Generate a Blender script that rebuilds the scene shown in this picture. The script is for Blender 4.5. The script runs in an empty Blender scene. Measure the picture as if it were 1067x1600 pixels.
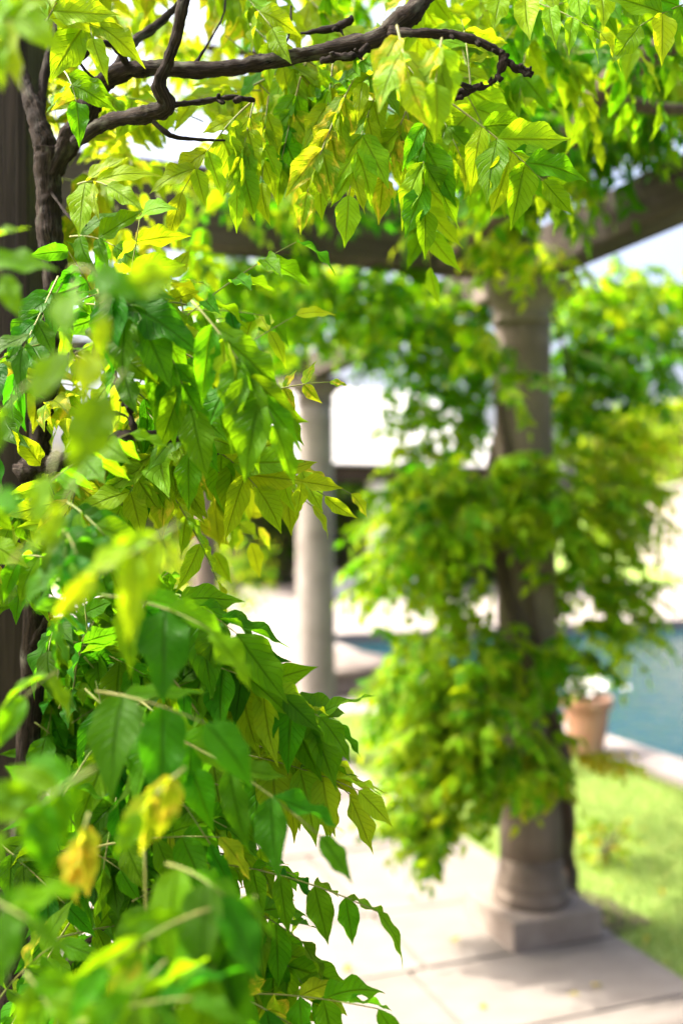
import bpy, bmesh, math, random
import numpy as np
from mathutils import Vector, Matrix, noise as mnoise

random.seed(7); rng = random.Random(11); NP = np.random.RandomState(5)
scene = bpy.context.scene
col = scene.collection

# ------------------------------------------------------------------ camera, sky, sun, exposure
F, CX, HV, CAMZ = 1555.0, 533.5, 810.0, 1.6      # focal length in photo pixels, principal column, horizon row, eye height
cam = bpy.data.cameras.new('camera')
cam_o = bpy.data.objects.new('camera', cam); col.objects.link(cam_o)
cam.sensor_fit = 'VERTICAL'; cam.sensor_height = 36; cam.sensor_width = 24
cam.lens = F / 1600 * 36
cam.shift_y = 10 / 1600
cam_o.location = (0, 0, CAMZ); cam_o.rotation_euler = (math.pi / 2, 0, 0)
cam.clip_start = 0.05; cam.clip_end = 2000
cam.dof.use_dof = True; cam.dof.focus_distance = 1.15; cam.dof.aperture_fstop = 2.2
cam.dof.aperture_blades = 9
scene.camera = cam_o

SUN_AZ = Vector((-0.99, 0.10, 0)).normalized()    # towards the sun, on the ground
SUN_EL = math.radians(52)
world = bpy.data.worlds.new('World'); scene.world = world; world.use_nodes = True
nt = world.node_tree; nt.nodes.clear()
sky = nt.nodes.new('ShaderNodeTexSky'); sky.sky_type = 'NISHITA'; sky.sun_disc = False
sky.sun_elevation = SUN_EL; sky.sun_rotation = math.atan2(SUN_AZ.x, SUN_AZ.y)
sky.air_density = 0.6; sky.dust_density = 10.0; sky.ozone_density = 0.3
bg = nt.nodes.new('ShaderNodeBackground'); bg.inputs['Strength'].default_value = 0.15
wo = nt.nodes.new('ShaderNodeOutputWorld')
nt.links.new(sky.outputs[0], bg.inputs[0]); nt.links.new(bg.outputs[0], wo.inputs[0])

sun = bpy.data.lights.new('sun', 'SUN'); sun.energy = 2.4; sun.angle = math.radians(1.5); sun.color = (1, 0.94, 0.84)
sun_o = bpy.data.objects.new('sun', sun); col.objects.link(sun_o)
sd = Vector((SUN_AZ.x * math.cos(SUN_EL), SUN_AZ.y * math.cos(SUN_EL), math.sin(SUN_EL)))
sun_o.rotation_euler = (-sd).to_track_quat('-Z', 'Y').to_euler(); sun_o.location = sd * 30

vs = scene.view_settings
vs.view_transform = 'Standard'; vs.look = 'None'; vs.gamma = 1.0; vs.exposure = 2.42
scene.cycles.use_denoising = True; scene.cycles.denoising_input_passes = 'RGB_ALBEDO_NORMAL'; scene.cycles.denoising_prefilter = 'ACCURATE'
scene.cycles.max_bounces = 8; scene.cycles.diffuse_bounces = 4; scene.cycles.glossy_bounces = 3
scene.cycles.transmission_bounces = 6; scene.cycles.transparent_max_bounces = 8
scene.cycles.sample_clamp_indirect = 6.0

# ------------------------------------------------------------------ helpers
def P(u, v, Y):
    return Vector(((u - CX) / F * Y, Y, CAMZ - (v - HV) / F * Y))
YAW = math.radians(20.5)
D1 = Vector((-math.sin(YAW), math.cos(YAW), 0))   # along the walk, away
D2 = Vector((math.cos(YAW), math.sin(YAW), 0))    # across it, to the right
C1 = Vector((0.745, 3.9, 0))
def W(s, t, z=0.0):
    p = C1 + D2 * s + D1 * t
    return Vector((p.x, p.y, z))

def tag(o, label=None, cat=None, group=None, kind=None):
    if label: o['label'] = label
    if cat: o['category'] = cat
    if group: o['group'] = group
    if kind: o['kind'] = kind
    return o
def empty(name, loc=(0, 0, 0), rz=0.0):
    o = bpy.data.objects.new(name, None); col.objects.link(o)
    o.location = loc; o.rotation_euler = (0, 0, rz); o.empty_display_size = 0.1
    return o
def link(name, me, parent=None, mat=None, M=None):
    o = bpy.data.objects.new(name, me); col.objects.link(o)
    if mat is not None and len(me.materials) == 0: me.materials.append(mat)
    if parent is not None: o.parent = parent
    if M is not None: o.matrix_local = M
    return o
def mesh_pd(name, V, Fc, smooth=False):
    me = bpy.data.meshes.new(name); me.from_pydata([tuple(v) for v in V], [], Fc); me.update()
    if smooth: me.polygons.foreach_set('use_smooth', [True] * len(me.polygons))
    return me
def bm_mesh(name, bm, smooth=False):
    me = bpy.data.meshes.new(name); bm.to_mesh(me); bm.free()
    if smooth: me.polygons.foreach_set('use_smooth', [True] * len(me.polygons))
    return me
def box_mesh(name, sx, sy, sz, bevel=0.01, seg=2, cuts=0, jit=0.0, seed=0):
    bm = bmesh.new(); bmesh.ops.create_cube(bm, size=1)
    for v in bm.verts: v.co = Vector((v.co.x * sx, v.co.y * sy, v.co.z * sz))
    if cuts:
        ax = 0 if sx >= sy and sx >= sz else (1 if sy >= sz else 2)
        es = [e for e in bm.edges if abs((e.verts[0].co - e.verts[1].co)[ax]) > 1e-5]
        bmesh.ops.subdivide_edges(bm, edges=es, cuts=cuts)
    if bevel: bmesh.ops.bevel(bm, geom=[e for e in bm.edges if e.calc_face_angle(0) > 0.3], offset=bevel, segments=seg, affect='EDGES', profile=0.6)
    if jit:
        for v in bm.verts:
            n = mnoise.noise_vector(v.co * 3.1 + Vector((seed * 7.3, 0, 0))); n2 = mnoise.noise_vector(v.co * 14 + Vector((0, seed * 3.3, 0)))
            v.co += n * jit + n2 * jit * 0.35
    return bm_mesh(name, bm)
def lathe(name, prof, n=40, jit=0.0, seed=0):
    V, Fc = [], []
    for r, z in prof:
        for i in range(n):
            a = 2 * math.pi * i / n
            p = Vector((r * math.cos(a), r * math.sin(a), z))
            if jit: 
                k = mnoise.noise(p * 6 + Vector((seed, 0, 0))) * jit + mnoise.noise(p * 22 + Vector((seed, 5, 0))) * jit * 0.4
                p.x *= 1 + k; p.y *= 1 + k
            V.append(p)
    m = len(prof)
    for j in range(m - 1):
        for i in range(n):
            Fc.append((j * n + i, j * n + (i + 1) % n, (j + 1) * n + (i + 1) % n, (j + 1) * n + i))
    Fc.append(tuple(range(n))[::-1]); Fc.append(tuple((m - 1) * n + i for i in range(n)))
    return mesh_pd(name, V, Fc, True)
def catmull(pts, radii, sub):
    out, ro = [], []
    n = len(pts)
    for i in range(n - 1):
        p0 = pts[max(i - 1, 0)]; p1 = pts[i]; p2 = pts[i + 1]; p3 = pts[min(i + 2, n - 1)]
        for k in range(sub):
            t = k / sub
            q = 0.5 * ((2 * p1) + (p2 - p0) * t + (2 * p0 - 5 * p1 + 4 * p2 - p3) * t * t + (3 * p1 - p0 - 3 * p2 + p3) * t ** 3)
            out.append(q); ro.append(radii[i] * (1 - t) + radii[i + 1] * t)
    out.append(pts[-1]); ro.append(radii[-1])
    return out, ro
def tube_data(pts, radii, nseg=10, sub=6, gnarl=0.0, seed=0.0):
    if sub > 1: pts, radii = catmull(pts, radii, sub)
    V, Fc = [], []
    up = Vector((0.31, 0.2, 0.93)); prev = None
    for i, p in enumerate(pts):
        t = (pts[min(i + 1, len(pts) - 1)] - pts[max(i - 1, 0)])
        t = t.normalized() if t.length > 1e-9 else Vector((0, 0, 1))
        a = (prev if prev is not None else up).cross(t)
        if a.length < 1e-4: a = Vector((1, 0, 0)).cross(t)
        a.normalize(); b = t.cross(a); prev = b.cross(t) if prev is None else prev
        prev = (prev - t * prev.dot(t)); prev = prev.normalized() if prev.length > 1e-4 else a
        a = prev; b = t.cross(a)
        for k in range(nseg):
            an = 2 * math.pi * k / nseg
            d = a * math.cos(an) + b * math.sin(an)
            r = radii[i]
            if gnarl:
                q = p + d * r
                r *= 1 + gnarl * (1.5 * mnoise.noise(q * 30 + Vector((seed, 0, 0))) + 1.3 * mnoise.noise(q * 85 + Vector((0, seed, 0))) + 0.9 * mnoise.noise(q * 210 + Vector((0, seed, 3))))
            V.append(p + d * r)
    m = len(pts)
    for j in range(m - 1):
        for k in range(nseg):
            Fc.append((j * nseg + k, j * nseg + (k + 1) % nseg, (j + 1) * nseg + (k + 1) % nseg, (j + 1) * nseg + k))
    Fc.append(tuple(range(nseg))[::-1]); Fc.append(tuple((m - 1) * nseg + k for k in range(nseg)))
    return V, Fc
def merge(datas):
    V, Fc = [], []
    for v, f in datas:
        o = len(V); V += v; Fc += [tuple(i + o for i in q) for q in f]
    return V, Fc

# ------------------------------------------------------------------ materials
class NB:
    def __init__(s, name):
        s.m = bpy.data.materials.new(name); s.m.use_nodes = True; s.t = s.m.node_tree; s.t.nodes.clear()
        s.out = s.n('ShaderNodeOutputMaterial')
    def n(s, ty, **kw):
        nd = s.t.nodes.new(ty)
        for k, v in kw.items(): setattr(nd, k, v)
        return nd
    def l(s, a, b): s.t.links.new(a, b)
    def math(s, op, a, b=None, clamp=False):
        nd = s.n('ShaderNodeMath', operation=op, use_clamp=clamp)
        for i, x in enumerate((a, b)):
            if x is None: continue
            if isinstance(x, (int, float)): nd.inputs[i].default_value = x
            else: s.l(x, nd.inputs[i])
        return nd.outputs[0]
    def mix(s, f, a, b, bt='MIX'):
        nd = s.n('ShaderNodeMix', data_type='RGBA', blend_type=bt)
        for i, x in ((0, f), (6, a), (7, b)):
            if isinstance(x, (int, float)): nd.inputs[i].default_value = x
            elif isinstance(x, tuple): nd.inputs[i].default_value = (*x, 1)
            else: s.l(x, nd.inputs[i])
        return nd.outputs[2]
    def noise(s, vec, scale, detail=4, rough=0.55, dist=0.0):
        nd = s.n('ShaderNodeTexNoise'); nd.inputs['Scale'].default_value = scale
        nd.inputs['Detail'].default_value = detail; nd.inputs['Roughness'].default_value = rough; nd.inputs['Distortion'].default_value = dist
        if vec is not None: s.l(vec, nd.inputs['Vector'])
        return nd.outputs['Fac']
    def ramp(s, f, *stops):
        nd = s.n('ShaderNodeValToRGB'); cr = nd.color_ramp
        while len(cr.elements) < len(stops): cr.elements.new(0.5)
        for e, (p, c) in zip(cr.elements, stops):
            e.position = p; e.color = (*c, 1) if isinstance(c, tuple) else (c, c, c, 1)
        s.l(f, nd.inputs[0]); return nd.outputs[0]
    def coord(s, which='Object', scale=None):
        tc = s.n('ShaderNodeTexCoord'); o = tc.outputs[which]
        if scale:
            mp = s.n('ShaderNodeMapping'); mp.inputs['Scale'].default_value = scale; s.l(o, mp.inputs['Vector']); o = mp.outputs[0]
        return o
    def bump(s, h, strength=0.3, dist=0.01):
        nd = s.n('ShaderNodeBump'); nd.inputs['Strength'].default_value = strength; nd.inputs['Distance'].default_value = dist
        s.l(h, nd.inputs['Height']); return nd.outputs[0]
    def pbsdf(s, colr, rough=0.6, normal=None, spec=0.5):
        p = s.n('ShaderNodeBsdfPrincipled')
        if isinstance(colr, tuple): p.inputs['Base Color'].default_value = (*colr, 1)
        else: s.l(colr, p.inputs['Base Color'])
        if isinstance(rough, (int, float)): p.inputs['Roughness'].default_value = rough
        else: s.l(rough, p.inputs['Roughness'])
        p.inputs['Specular IOR Level'].default_value = spec
        if normal is not None: s.l(normal, p.inputs['Normal'])
        return p
    def done(s, sh): s.l(sh, s.out.inputs['Surface']); return s.m

def leaf_material(name, refl, trans, mottle=0.0, spot=(0.55, 0.30, 0.02), gloss=0.46, tmix=0.57):
    b = NB(name)
    uv = b.n('ShaderNodeUVMap'); sep = b.n('ShaderNodeSeparateXYZ'); b.l(uv.outputs[0], sep.inputs[0])
    x, y = sep.outputs[0], sep.outputs[1]
    ax = b.math('ABSOLUTE', b.math('SUBTRACT', x, 0.5))
    mid = b.math('SUBTRACT', 1.3, b.math('DIVIDE', ax, 0.045), True)
    s1 = b.math('FRACT', b.math('SUBTRACT', b.math('MULTIPLY', y, 9.5), b.math('MULTIPLY', ax, 4.6)))
    tri = b.math('ABSOLUTE', b.math('SUBTRACT', s1, 0.5))
    side = b.math('MULTIPLY', b.math('SUBTRACT', tri, 0.36), 8.0, True)
    vein = b.math('MAXIMUM', mid, b.math('MULTIPLY', side, 0.36), True)
    gi = b.n('ShaderNodeNewGeometry'); oi = b.n('ShaderNodeObjectInfo')
    rnd = b.math('FRACT', b.math('ADD', gi.outputs['Random Per Island'], oi.outputs['Random']))
    obj = b.coord('Object')
    cv = b.n('ShaderNodeCombineXYZ'); b.l(x, cv.inputs[0]); b.l(y, cv.inputs[1]); b.l(b.math('MULTIPLY', rnd, 37.0), cv.inputs[2])
    nz = b.noise(cv.outputs[0], 2.6, 4, 0.6)
    hv = b.n('ShaderNodeHueSaturation')
    b.l(b.math('ADD', 0.475, b.math('MULTIPLY', rnd, 0.05)), hv.inputs['Hue'])
    b.l(b.math('ADD', 0.72, b.math('MULTIPLY', b.math('FRACT', b.math('MULTIPLY', rnd, 7.7)), 0.5)), hv.inputs['Value'])
    hv.inputs['Color'].default_value = (*refl, 1)
    ht = b.n('ShaderNodeHueSaturation')
    b.l(b.math('ADD', 0.475, b.math('MULTIPLY', rnd, 0.045)), ht.inputs['Hue'])
    b.l(b.math('ADD', 0.78, b.math('MULTIPLY', b.math('FRACT', b.math('MULTIPLY', rnd, 5.3)), 0.4)), ht.inputs['Value'])
    ht.inputs['Color'].default_value = (*trans, 1)
    rc, tc = hv.outputs[0], ht.outputs[0]
    rc = b.mix(b.math('MULTIPLY', vein, 0.55), rc, (refl[0] * 0.42, refl[1] * 0.42, refl[2] * .5))
    tc = b.mix(b.math('MULTIPLY', vein, 0.75), tc, (trans[0] * 0.42, trans[1] * 0.36, trans[2] * 0.3))
    if mottle > 0:
        msk = b.math('MULTIPLY', b.math('SUBTRACT', nz, 0.62 - mottle * 0.22), 7.0, True)
        # mottling gathers between the veins
        msk = b.math('MULTIPLY', msk, b.math('SUBTRACT', 1.0, b.math('MULTIPLY', vein, 0.6)))
        rc = b.mix(msk, rc, (spot[0] * 0.62, spot[1] * 0.62, spot[2])); tc = b.mix(msk, tc, spot)
    # fine brown specks and browned tips
    sp = b.math('MULTIPLY', b.math('SUBTRACT', b.noise(cv.outputs[0], 17.0, 2, 0.5), 0.73), 14.0, True)
    tip = b.math('MULTIPLY', b.math('SUBTRACT', b.math('ADD', y, b.math('MULTIPLY', rnd, 0.02)), 0.985), 60.0, True)
    sp = b.math('MAXIMUM', b.math('MULTIPLY', sp, 0.7), tip)
    rc = b.mix(sp, rc, (0.09, 0.045, 0.015)); tc = b.mix(sp, tc, (0.12, 0.05, 0.01))
    h = b.math('ADD', b.math('MULTIPLY', vein, -0.8), b.math('MULTIPLY', b.noise(cv.outputs[0], 9.0, 3), 0.5))
    nrm = b.bump(h, 0.6, 0.003)
    pr = b.pbsdf(rc, gloss, nrm, 0.06)
    tr = b.n('ShaderNodeBsdfTranslucent'); b.l(tc, tr.inputs[0]); b.l(nrm, tr.inputs['Normal'])
    mx = b.n('ShaderNodeMixShader'); mx.inputs[0].default_value = tmix
    b.l(pr.outputs[0], mx.inputs[1]); b.l(tr.outputs[0], mx.inputs[2])
    return b.done(mx.outputs[0])
LEAF = [leaf_material('leaf_mid_green', (0.046, 0.145, 0.002), (0.20, 0.46, 0.003)),
        leaf_material('leaf_fresh_green', (0.145, 0.27, 0.008), (0.44, 0.62, 0.006)),
        leaf_material('leaf_deep_green', (0.026, 0.095, 0.004), (0.085, 0.30, 0.003)),
        leaf_material('leaf_mottled_yellow', (0.105, 0.20, 0.006), (0.46, 0.60, 0.008), mottle=0.55, spot=(0.80, 0.60, 0.03)),
        leaf_material('leaf_turning_yellow', (0.22, 0.23, 0.012), (0.72, 0.66, 0.03), mottle=0.6, spot=(0.76, 0.44, 0.03))]

def bark_material(name, c0, c1, sc=1.0):
    b = NB(name); o = b.coord('Object', (sc * 1, sc * 1, sc * 0.22))
    n1 = b.noise(o, 130, 8, 0.75, 1.2); n2 = b.noise(b.coord('Object'), 9, 3)
    c = b.ramp(n1, (0.3, c0), (0.7, c1))
    c = b.mix(b.math('MULTIPLY', b.math('SUBTRACT', n2, 0.55), 1.4, True), c, tuple(x * 1.3 for x in c1))
    return b.done(b.pbsdf(c, 0.85, b.bump(n1, 1.0, 0.012), 0.2).outputs[0])
def vine_bark():
    b = NB('vine_bark'); at = b.n('ShaderNodeAttribute', attribute_name='barkco')
    def mp(sc):
        m = b.n('ShaderNodeMapping'); m.inputs['Scale'].default_value = sc; b.l(at.outputs['Vector'], m.inputs['Vector']); return m.outputs[0]
    fib = b.noise(mp((1.0, 1.0, 7.0)), 5.5, 8, 0.7, 0.8); crk = b.noise(mp((1.0, 1.0, 16.0)), 2.4, 5, 0.6, 1.5); patch = b.noise(mp((.4, .4, 14.0)), 1.6, 4)
    c = b.ramp(fib, (0.34, (0.004, 0.0025, 0.002)), (0.55, (0.030, 0.019, 0.014)), (0.75, (0.105, 0.080, 0.064)))
    c = b.mix(b.math('MULTIPLY', b.math('SUBTRACT', patch, 0.56), 5.0, True), c, (0.10, 0.098, 0.075))
    k = b.math('MULTIPLY', b.math('SUBTRACT', 0.44, crk), 9.0, True)
    c = b.mix(k, c, (0.003, 0.002, 0.0015))
    h = b.math('SUBTRACT', fib, k)
    return b.done(b.pbsdf(c, 0.9, b.bump(h, 1.0, 0.006), 0.15).outputs[0])
M_BARK = vine_bark()
M_BARK2 = bark_material('old_vine_bark', (0.03, 0.022, 0.016), (0.14, 0.10, 0.075))
def green_stem():
    b = NB('green_stem'); n = b.noise(b.coord('Object'), 40, 3)
    c = b.ramp(n, (0.3, (0.10, 0.15, 0.02)), (0.7, (0.17, 0.15, 0.04)))
    return b.done(b.pbsdf(c, 0.6, None, 0.3).outputs[0])
M_STEM = green_stem()

def timber(name, c0, c1, c2, axis=0):
    b = NB(name)
    sc = [26, 26, 26]; sc[axis] = 0.9
    g = b.noise(b.coord('Object', tuple(sc)), 1.6, 7, 0.65, 0.4)
    sc2 = [90, 90, 90]; sc2[axis] = 1.6
    g2 = b.noise(b.coord('Object', tuple(sc2)), 1.2, 4, 0.7)
    big = b.noise(b.coord('Object'), 2.2, 4)
    c = b.ramp(g, (0.28, c0), (0.55, c1), (0.75, c2))
    c = b.mix(b.math('MULTIPLY', b.math('SUBTRACT', big, 0.45), 1.4, True), c, c0)
    ck = b.math('MULTIPLY', b.math('SUBTRACT', 0.37, g2), 9, True)
    c = b.mix(ck, c, (0.012, 0.009, 0.007))
    h = b.math('SUBTRACT', g, b.math('MULTIPLY', ck, 0.9))
    return b.done(b.pbsdf(c, 0.82, b.bump(h, 0.7, 0.006), 0.25).outputs[0])
M_BEAM = timber('weathered_oak', (0.020, 0.015, 0.012), (0.058, 0.045, 0.036), (0.105, 0.088, 0.075), 0)
M_POST = timber('dark_oak_post', (0.008, 0.005, 0.004), (0.026, 0.017, 0.013), (0.05, 0.036, 0.028), 2)
M_FARPOST = timber('far_oak_post', (0.035, 0.024, 0.02), (0.09, 0.062, 0.05), (0.15, 0.12, 0.10), 2)

def stone(name, c0, c1, stain, scale=1.0, streak=True, bump=0.5, rnd=0.0):
    b = NB(name); o = b.coord('Object')
    n1 = b.noise(o, 5 * scale, 7, 0.62); n2 = b.noise(o, 55 * scale, 4, 0.6); n3 = b.noise(o, 1.6 * scale, 3)
    c = b.ramp(n1, (0.32, c0), (0.68, c1))
    c = b.mix(b.math('MULTIPLY', n2, 0.35), c, tuple(x * 0.55 for x in c0))
    if streak:
        st = b.noise(b.coord('Object', (9, 9, 0.7)), 1.0, 5, 0.6)
        c = b.mix(b.math('MULTIPLY', b.math('SUBTRACT', st, 0.48), 3.2, True), c, stain)
    c = b.mix(b.math('MULTIPLY', b.math('SUBTRACT', n3, 0.55), 3.0, True), c, stain)
    if rnd:
        oi = b.n('ShaderNodeObjectInfo'); hs = b.n('ShaderNodeHueSaturation')
        b.l(b.math('ADD', 1 - rnd, b.math('MULTIPLY', oi.outputs['Random'], 2 * rnd)), hs.inputs['Value']); b.l(c, hs.inputs['Color'])
        hs.inputs['Saturation'].default_value = 1.0; c = hs.outputs[0]
    h = b.math('ADD', n1, b.math('MULTIPLY', n2, 0.35))
    return b.done(b.pbsdf(c, 0.88, b.bump(h, bump, 0.012), 0.25).outputs[0])
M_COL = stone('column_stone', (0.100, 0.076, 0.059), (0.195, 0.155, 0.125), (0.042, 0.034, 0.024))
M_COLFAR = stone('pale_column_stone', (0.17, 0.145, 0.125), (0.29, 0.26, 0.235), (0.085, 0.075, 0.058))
M_PLINTH = stone('plinth_stone', (0.17, 0.135, 0.11), (0.27, 0.23, 0.195), (0.10, 0.08, 0.06), 1.3, False)
M_SLAB = stone('paving_stone', (0.150, 0.130, 0.111), (0.195, 0.173, 0.152), (0.112, 0.096, 0.078), 0.8, False, 0.35, 0.07)
M_MORTAR = stone('joint_mortar', (0.085, 0.07, 0.055), (0.13, 0.11, 0.09), (0.06, 0.06, 0.03), 2.0, False)
M_COPING = stone('coping_stone', (0.19, 0.165, 0.15), (0.25, 0.225, 0.208), (0.14, 0.12, 0.105), 1.0, False, 0.35, 0.06)
M_BASIN = stone('basin_stone', (0.12, 0.095, 0.08), (0.20, 0.165, 0.145), (0.07, 0.055, 0.042), 1.0)
M_WHITE = stone('pale_render', (0.62, 0.60, 0.57), (0.74, 0.72, 0.69), (0.5, 0.47, 0.43), 0.7)
M_SOIL = stone('soil', (0.035, 0.024, 0.017), (0.075, 0.052, 0.036), (0.02, 0.014, 0.01), 6.0, False, 1.0)
M_TERRA = stone('terracotta', (0.36, 0.17, 0.10), (0.47, 0.25, 0.165), (0.42, 0.31, 0.25), 2.0)
M_ROOF = stone('pale_roof_stone', (0.46, 0.45, 0.44), (0.6, 0.59, 0.58), (0.4, 0.39, 0.37), 0.8, True, 0.5, 0.1)
M_DARKEAVE = timber('eave_oak', (0.02, 0.014, 0.012), (0.055, 0.04, 0.034), (0.09, 0.07, 0.06), 0)
M_WALL = stone('garden_wall_stone', (0.22, 0.18, 0.165), (0.30, 0.26, 0.24), (0.17, 0.14, 0.12), 0.5)
def simple(name, c, rough=0.5, spec=0.5, var=0.25, scale=8):
    b = NB(name); n = b.noise(b.coord('Object'), scale, 4)
    cc = b.mix(n, tuple(x * (1 - var) for x in c), tuple(min(1, x * (1 + var)) for x in c))
    return b.done(b.pbsdf(cc, rough, None, spec).outputs[0])
M_BLUE = simple('blue_glaze', (0.05, 0.30, 0.55), 0.25)
M_PETAL = simple('white_petal', (0.78, 0.76, 0.74), 0.6, 0.3, 0.05)
def lawn_mat(name):
    b = NB(name); o = b.coord('Object')
    n1 = b.noise(o, 2.0, 4); n2 = b.noise(o, 30, 5)
    c = b.ramp(n1, (0.3, (0.15, 0.23, 0.045)), (0.7, (0.22, 0.30, 0.07)))
    c = b.mix(b.math('MULTIPLY', n2, 0.5), c, (0.08, 0.14, 0.018))
    return b.done(b.pbsdf(c, 0.8, b.bump(n2, 0.6, 0.02), 0.2).outputs[0])
M_LAWN = lawn_mat('lawn_turf')
def grass_mat():
    b = NB('grass_blade'); gi = b.n('ShaderNodeNewGeometry')
    c = b.ramp(gi.outputs['Random Per Island'], (0.0, (0.18, 0.29, 0.05)), (0.7, (0.28, 0.40, 0.08)), (1.0, (0.44, 0.43, 0.14)))
    tr = b.n('ShaderNodeBsdfTranslucent'); b.l(c, tr.inputs[0])
    mx = b.n('ShaderNodeMixShader'); mx.inputs[0].default_value = 0.4
    b.l(b.pbsdf(c, 0.5, None, 0.3).outputs[0], mx.inputs[1]); b.l(tr.outputs[0], mx.inputs[2])
    return b.done(mx.outputs[0])
M_GRASS = grass_mat()
def water_mat():
    b = NB('pond_water'); o = b.coord('Object')
    n = b.noise(b.coord('Object', (1, 1, 1)), 3.0, 3, 0.5, 0.6); n2 = b.noise(o, 11.0, 2)
    h = b.math('ADD', n, b.math('MULTIPLY', n2, 0.25))
    c = b.mix(b.noise(o, 0.4, 2), (0.001, 0.022, 0.032), (0.003, 0.034, 0.042))
    p = b.pbsdf(c, 0.04, b.bump(h, 0.6, 0.04), 0.12); p.inputs['IOR'].default_value = 1.33
    return b.done(p.outputs[0])
M_WATER = water_mat()

# ------------------------------------------------------------------ setting: ground, path, lawn, pond
def quad_sheet(name, pts, z, mat, kind='structure'):
    cx = sum(p.x for p in pts) / len(pts); cy = sum(p.y for p in pts) / len(pts)
    me = mesh_pd(name, [(p.x - cx, p.y - cy, 0) for p in pts], [tuple(range(len(pts)))])
    o = link(name, me, None, mat); o.location = (cx, cy, z)
    return tag(o, kind=kind)
g = quad_sheet('ground', [Vector((-600, -300, 0)), Vector((600, -300, 0)), Vector((600, 900, 0)), Vector((-600, 900, 0))], -0.62, M_LAWN)
# lawn in strips around the pond: pond is s 2.25..14, t -3..15.4
PS0, PS1, PT0, PT1 = 2.27, 14.0, -3.5, 9.6
PVT = 15.4; FT = 19.6
COP = 0.34
PATH_S = 0.27
def sheet_st(name, s0, s1, t0, t1, z, mat): return quad_sheet(name, [W(s0, t0), W(s1, t0), W(s1, t1), W(s0, t1)], z, mat)
TER = 4.3
sheet_st('lawn', PATH_S, PS0 - COP, -8, TER, -0.02, M_LAWN)
sheet_st('far_lawn', -60, 90, FT, 90, -0.035, M_LAWN)
sheet_st('side_lawn', PS1, 60, -10, FT, -0.035, M_LAWN)
sheet_st('left_lawn', -60, -4.2, -30, FT, -0.035, M_LAWN)
sheet_st('path', -4.2, PATH_S, -7, 12.0, -0.028, M_MORTAR)
sheet_st('terrace', -4.2, PS0 - COP, 12.0, FT, -0.012, M_COPING)
sheet_st('pond_terrace', PATH_S, PS0 - COP, TER, 12.0, -0.012, M_COPING)
sheet_st('far_terrace', PS0 - COP, PS1, PT1, FT, -0.004, M_COPING)
sheet_st('pond_water', PS0 - 0.05, PS1, PT0 - 4, PT1 + 0.02, -0.16, M_WATER)
path = bpy.data.objects['path']
# paving slabs, one object each
slab_me = [box_mesh('paving_slab', 1, 1, 1, 0.012, 2) for _ in range(1)][0]
slab_me.materials.append(M_SLAB)
def slab(parent, s0, s1, t0, t1, ztop, th=0.05, gap=0.017):
    o = link('paving_slab', slab_me, parent)
    c = W((s0 + s1) / 2, (t0 + t1) / 2, ztop - th / 2 + rng.uniform(-0.0025, 0.0025))
    o.location = c - parent.location
    o.rotation_euler = (rng.uniform(-.0022, .0022), rng.uniform(-.0022, .0022), YAW + rng.uniform(-.003, .003))
    o.scale = (s1 - s0 - gap, t1 - t0 - gap, th)
t = -3.0
rows = []
edges = [-0.66, -0.18, 0.33]
tt = -0.66
while tt > -4.6: tt -= rng.choice([0.46, 0.5, 0.62]); edges.insert(0, tt)
tt = 0.33
while tt < 10.5: tt += rng.choice([0.5, 0.62, 0.76]); edges.append(tt)
for k in range(len(edges) - 1):
    s = PATH_S
    far = edges[k] > 5
    while s > (-3.2 if not far else -3.6):
        w = rng.uniform(0.62, 1.05)
        if k == len(edges): w = 0.8
        slab(path, s - w, s, edges[k], edges[k + 1], 0.0)
        s -= w
# pond coping and lining wall
coping = sheet_st('pond_edge', PS0 - COP, PS0, PT0 - 4, PT1, -0.03, M_MORTAR)
tt = -4.5
cop_me = box_mesh('coping_stone', 1, 1, 1, 0.014, 2); cop_me.materials.append(M_COPING)
while tt < PT1 - .5:
    ln = rng.uniform(0.62, 0.9)
    o = link('coping_stone', cop_me, coping); o.location = W(PS0 - COP / 2 + 0.015, tt + ln / 2, -0.008 + rng.uniform(-.002, .002)) - coping.location
    o.rotation_euler = (0, 0, YAW); o.scale = (COP + 0.03, ln - 0.012, 0.06); tt += ln
wl = link('pond_wall', box_mesh('pond_wall', 0.12, 17, 0.6, 0), None, M_BASIN); wl.location = W(PS0 - 0.09, 1.0, -0.36); wl.rotation_euler = (0, 0, YAW); tag(wl, kind='structure')
wl = link('pond_end_wall', box_mesh('pond_end_wall', 12, 0.2, 0.6, 0.01), None, M_COPING); wl.location = W(8.2, PT1 + 0.1, -0.311); wl.rotation_euler = (0, 0, YAW); tag(wl, kind='structure')
# bare soil at the column's foot
so = quad_sheet('soil_bed', [W(0.285, -0.16), W(0.50, -0.10), W(0.48, 0.16), W(0.40, 0.34), W(0.285, 0.36)], -0.012, M_SOIL)

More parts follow.
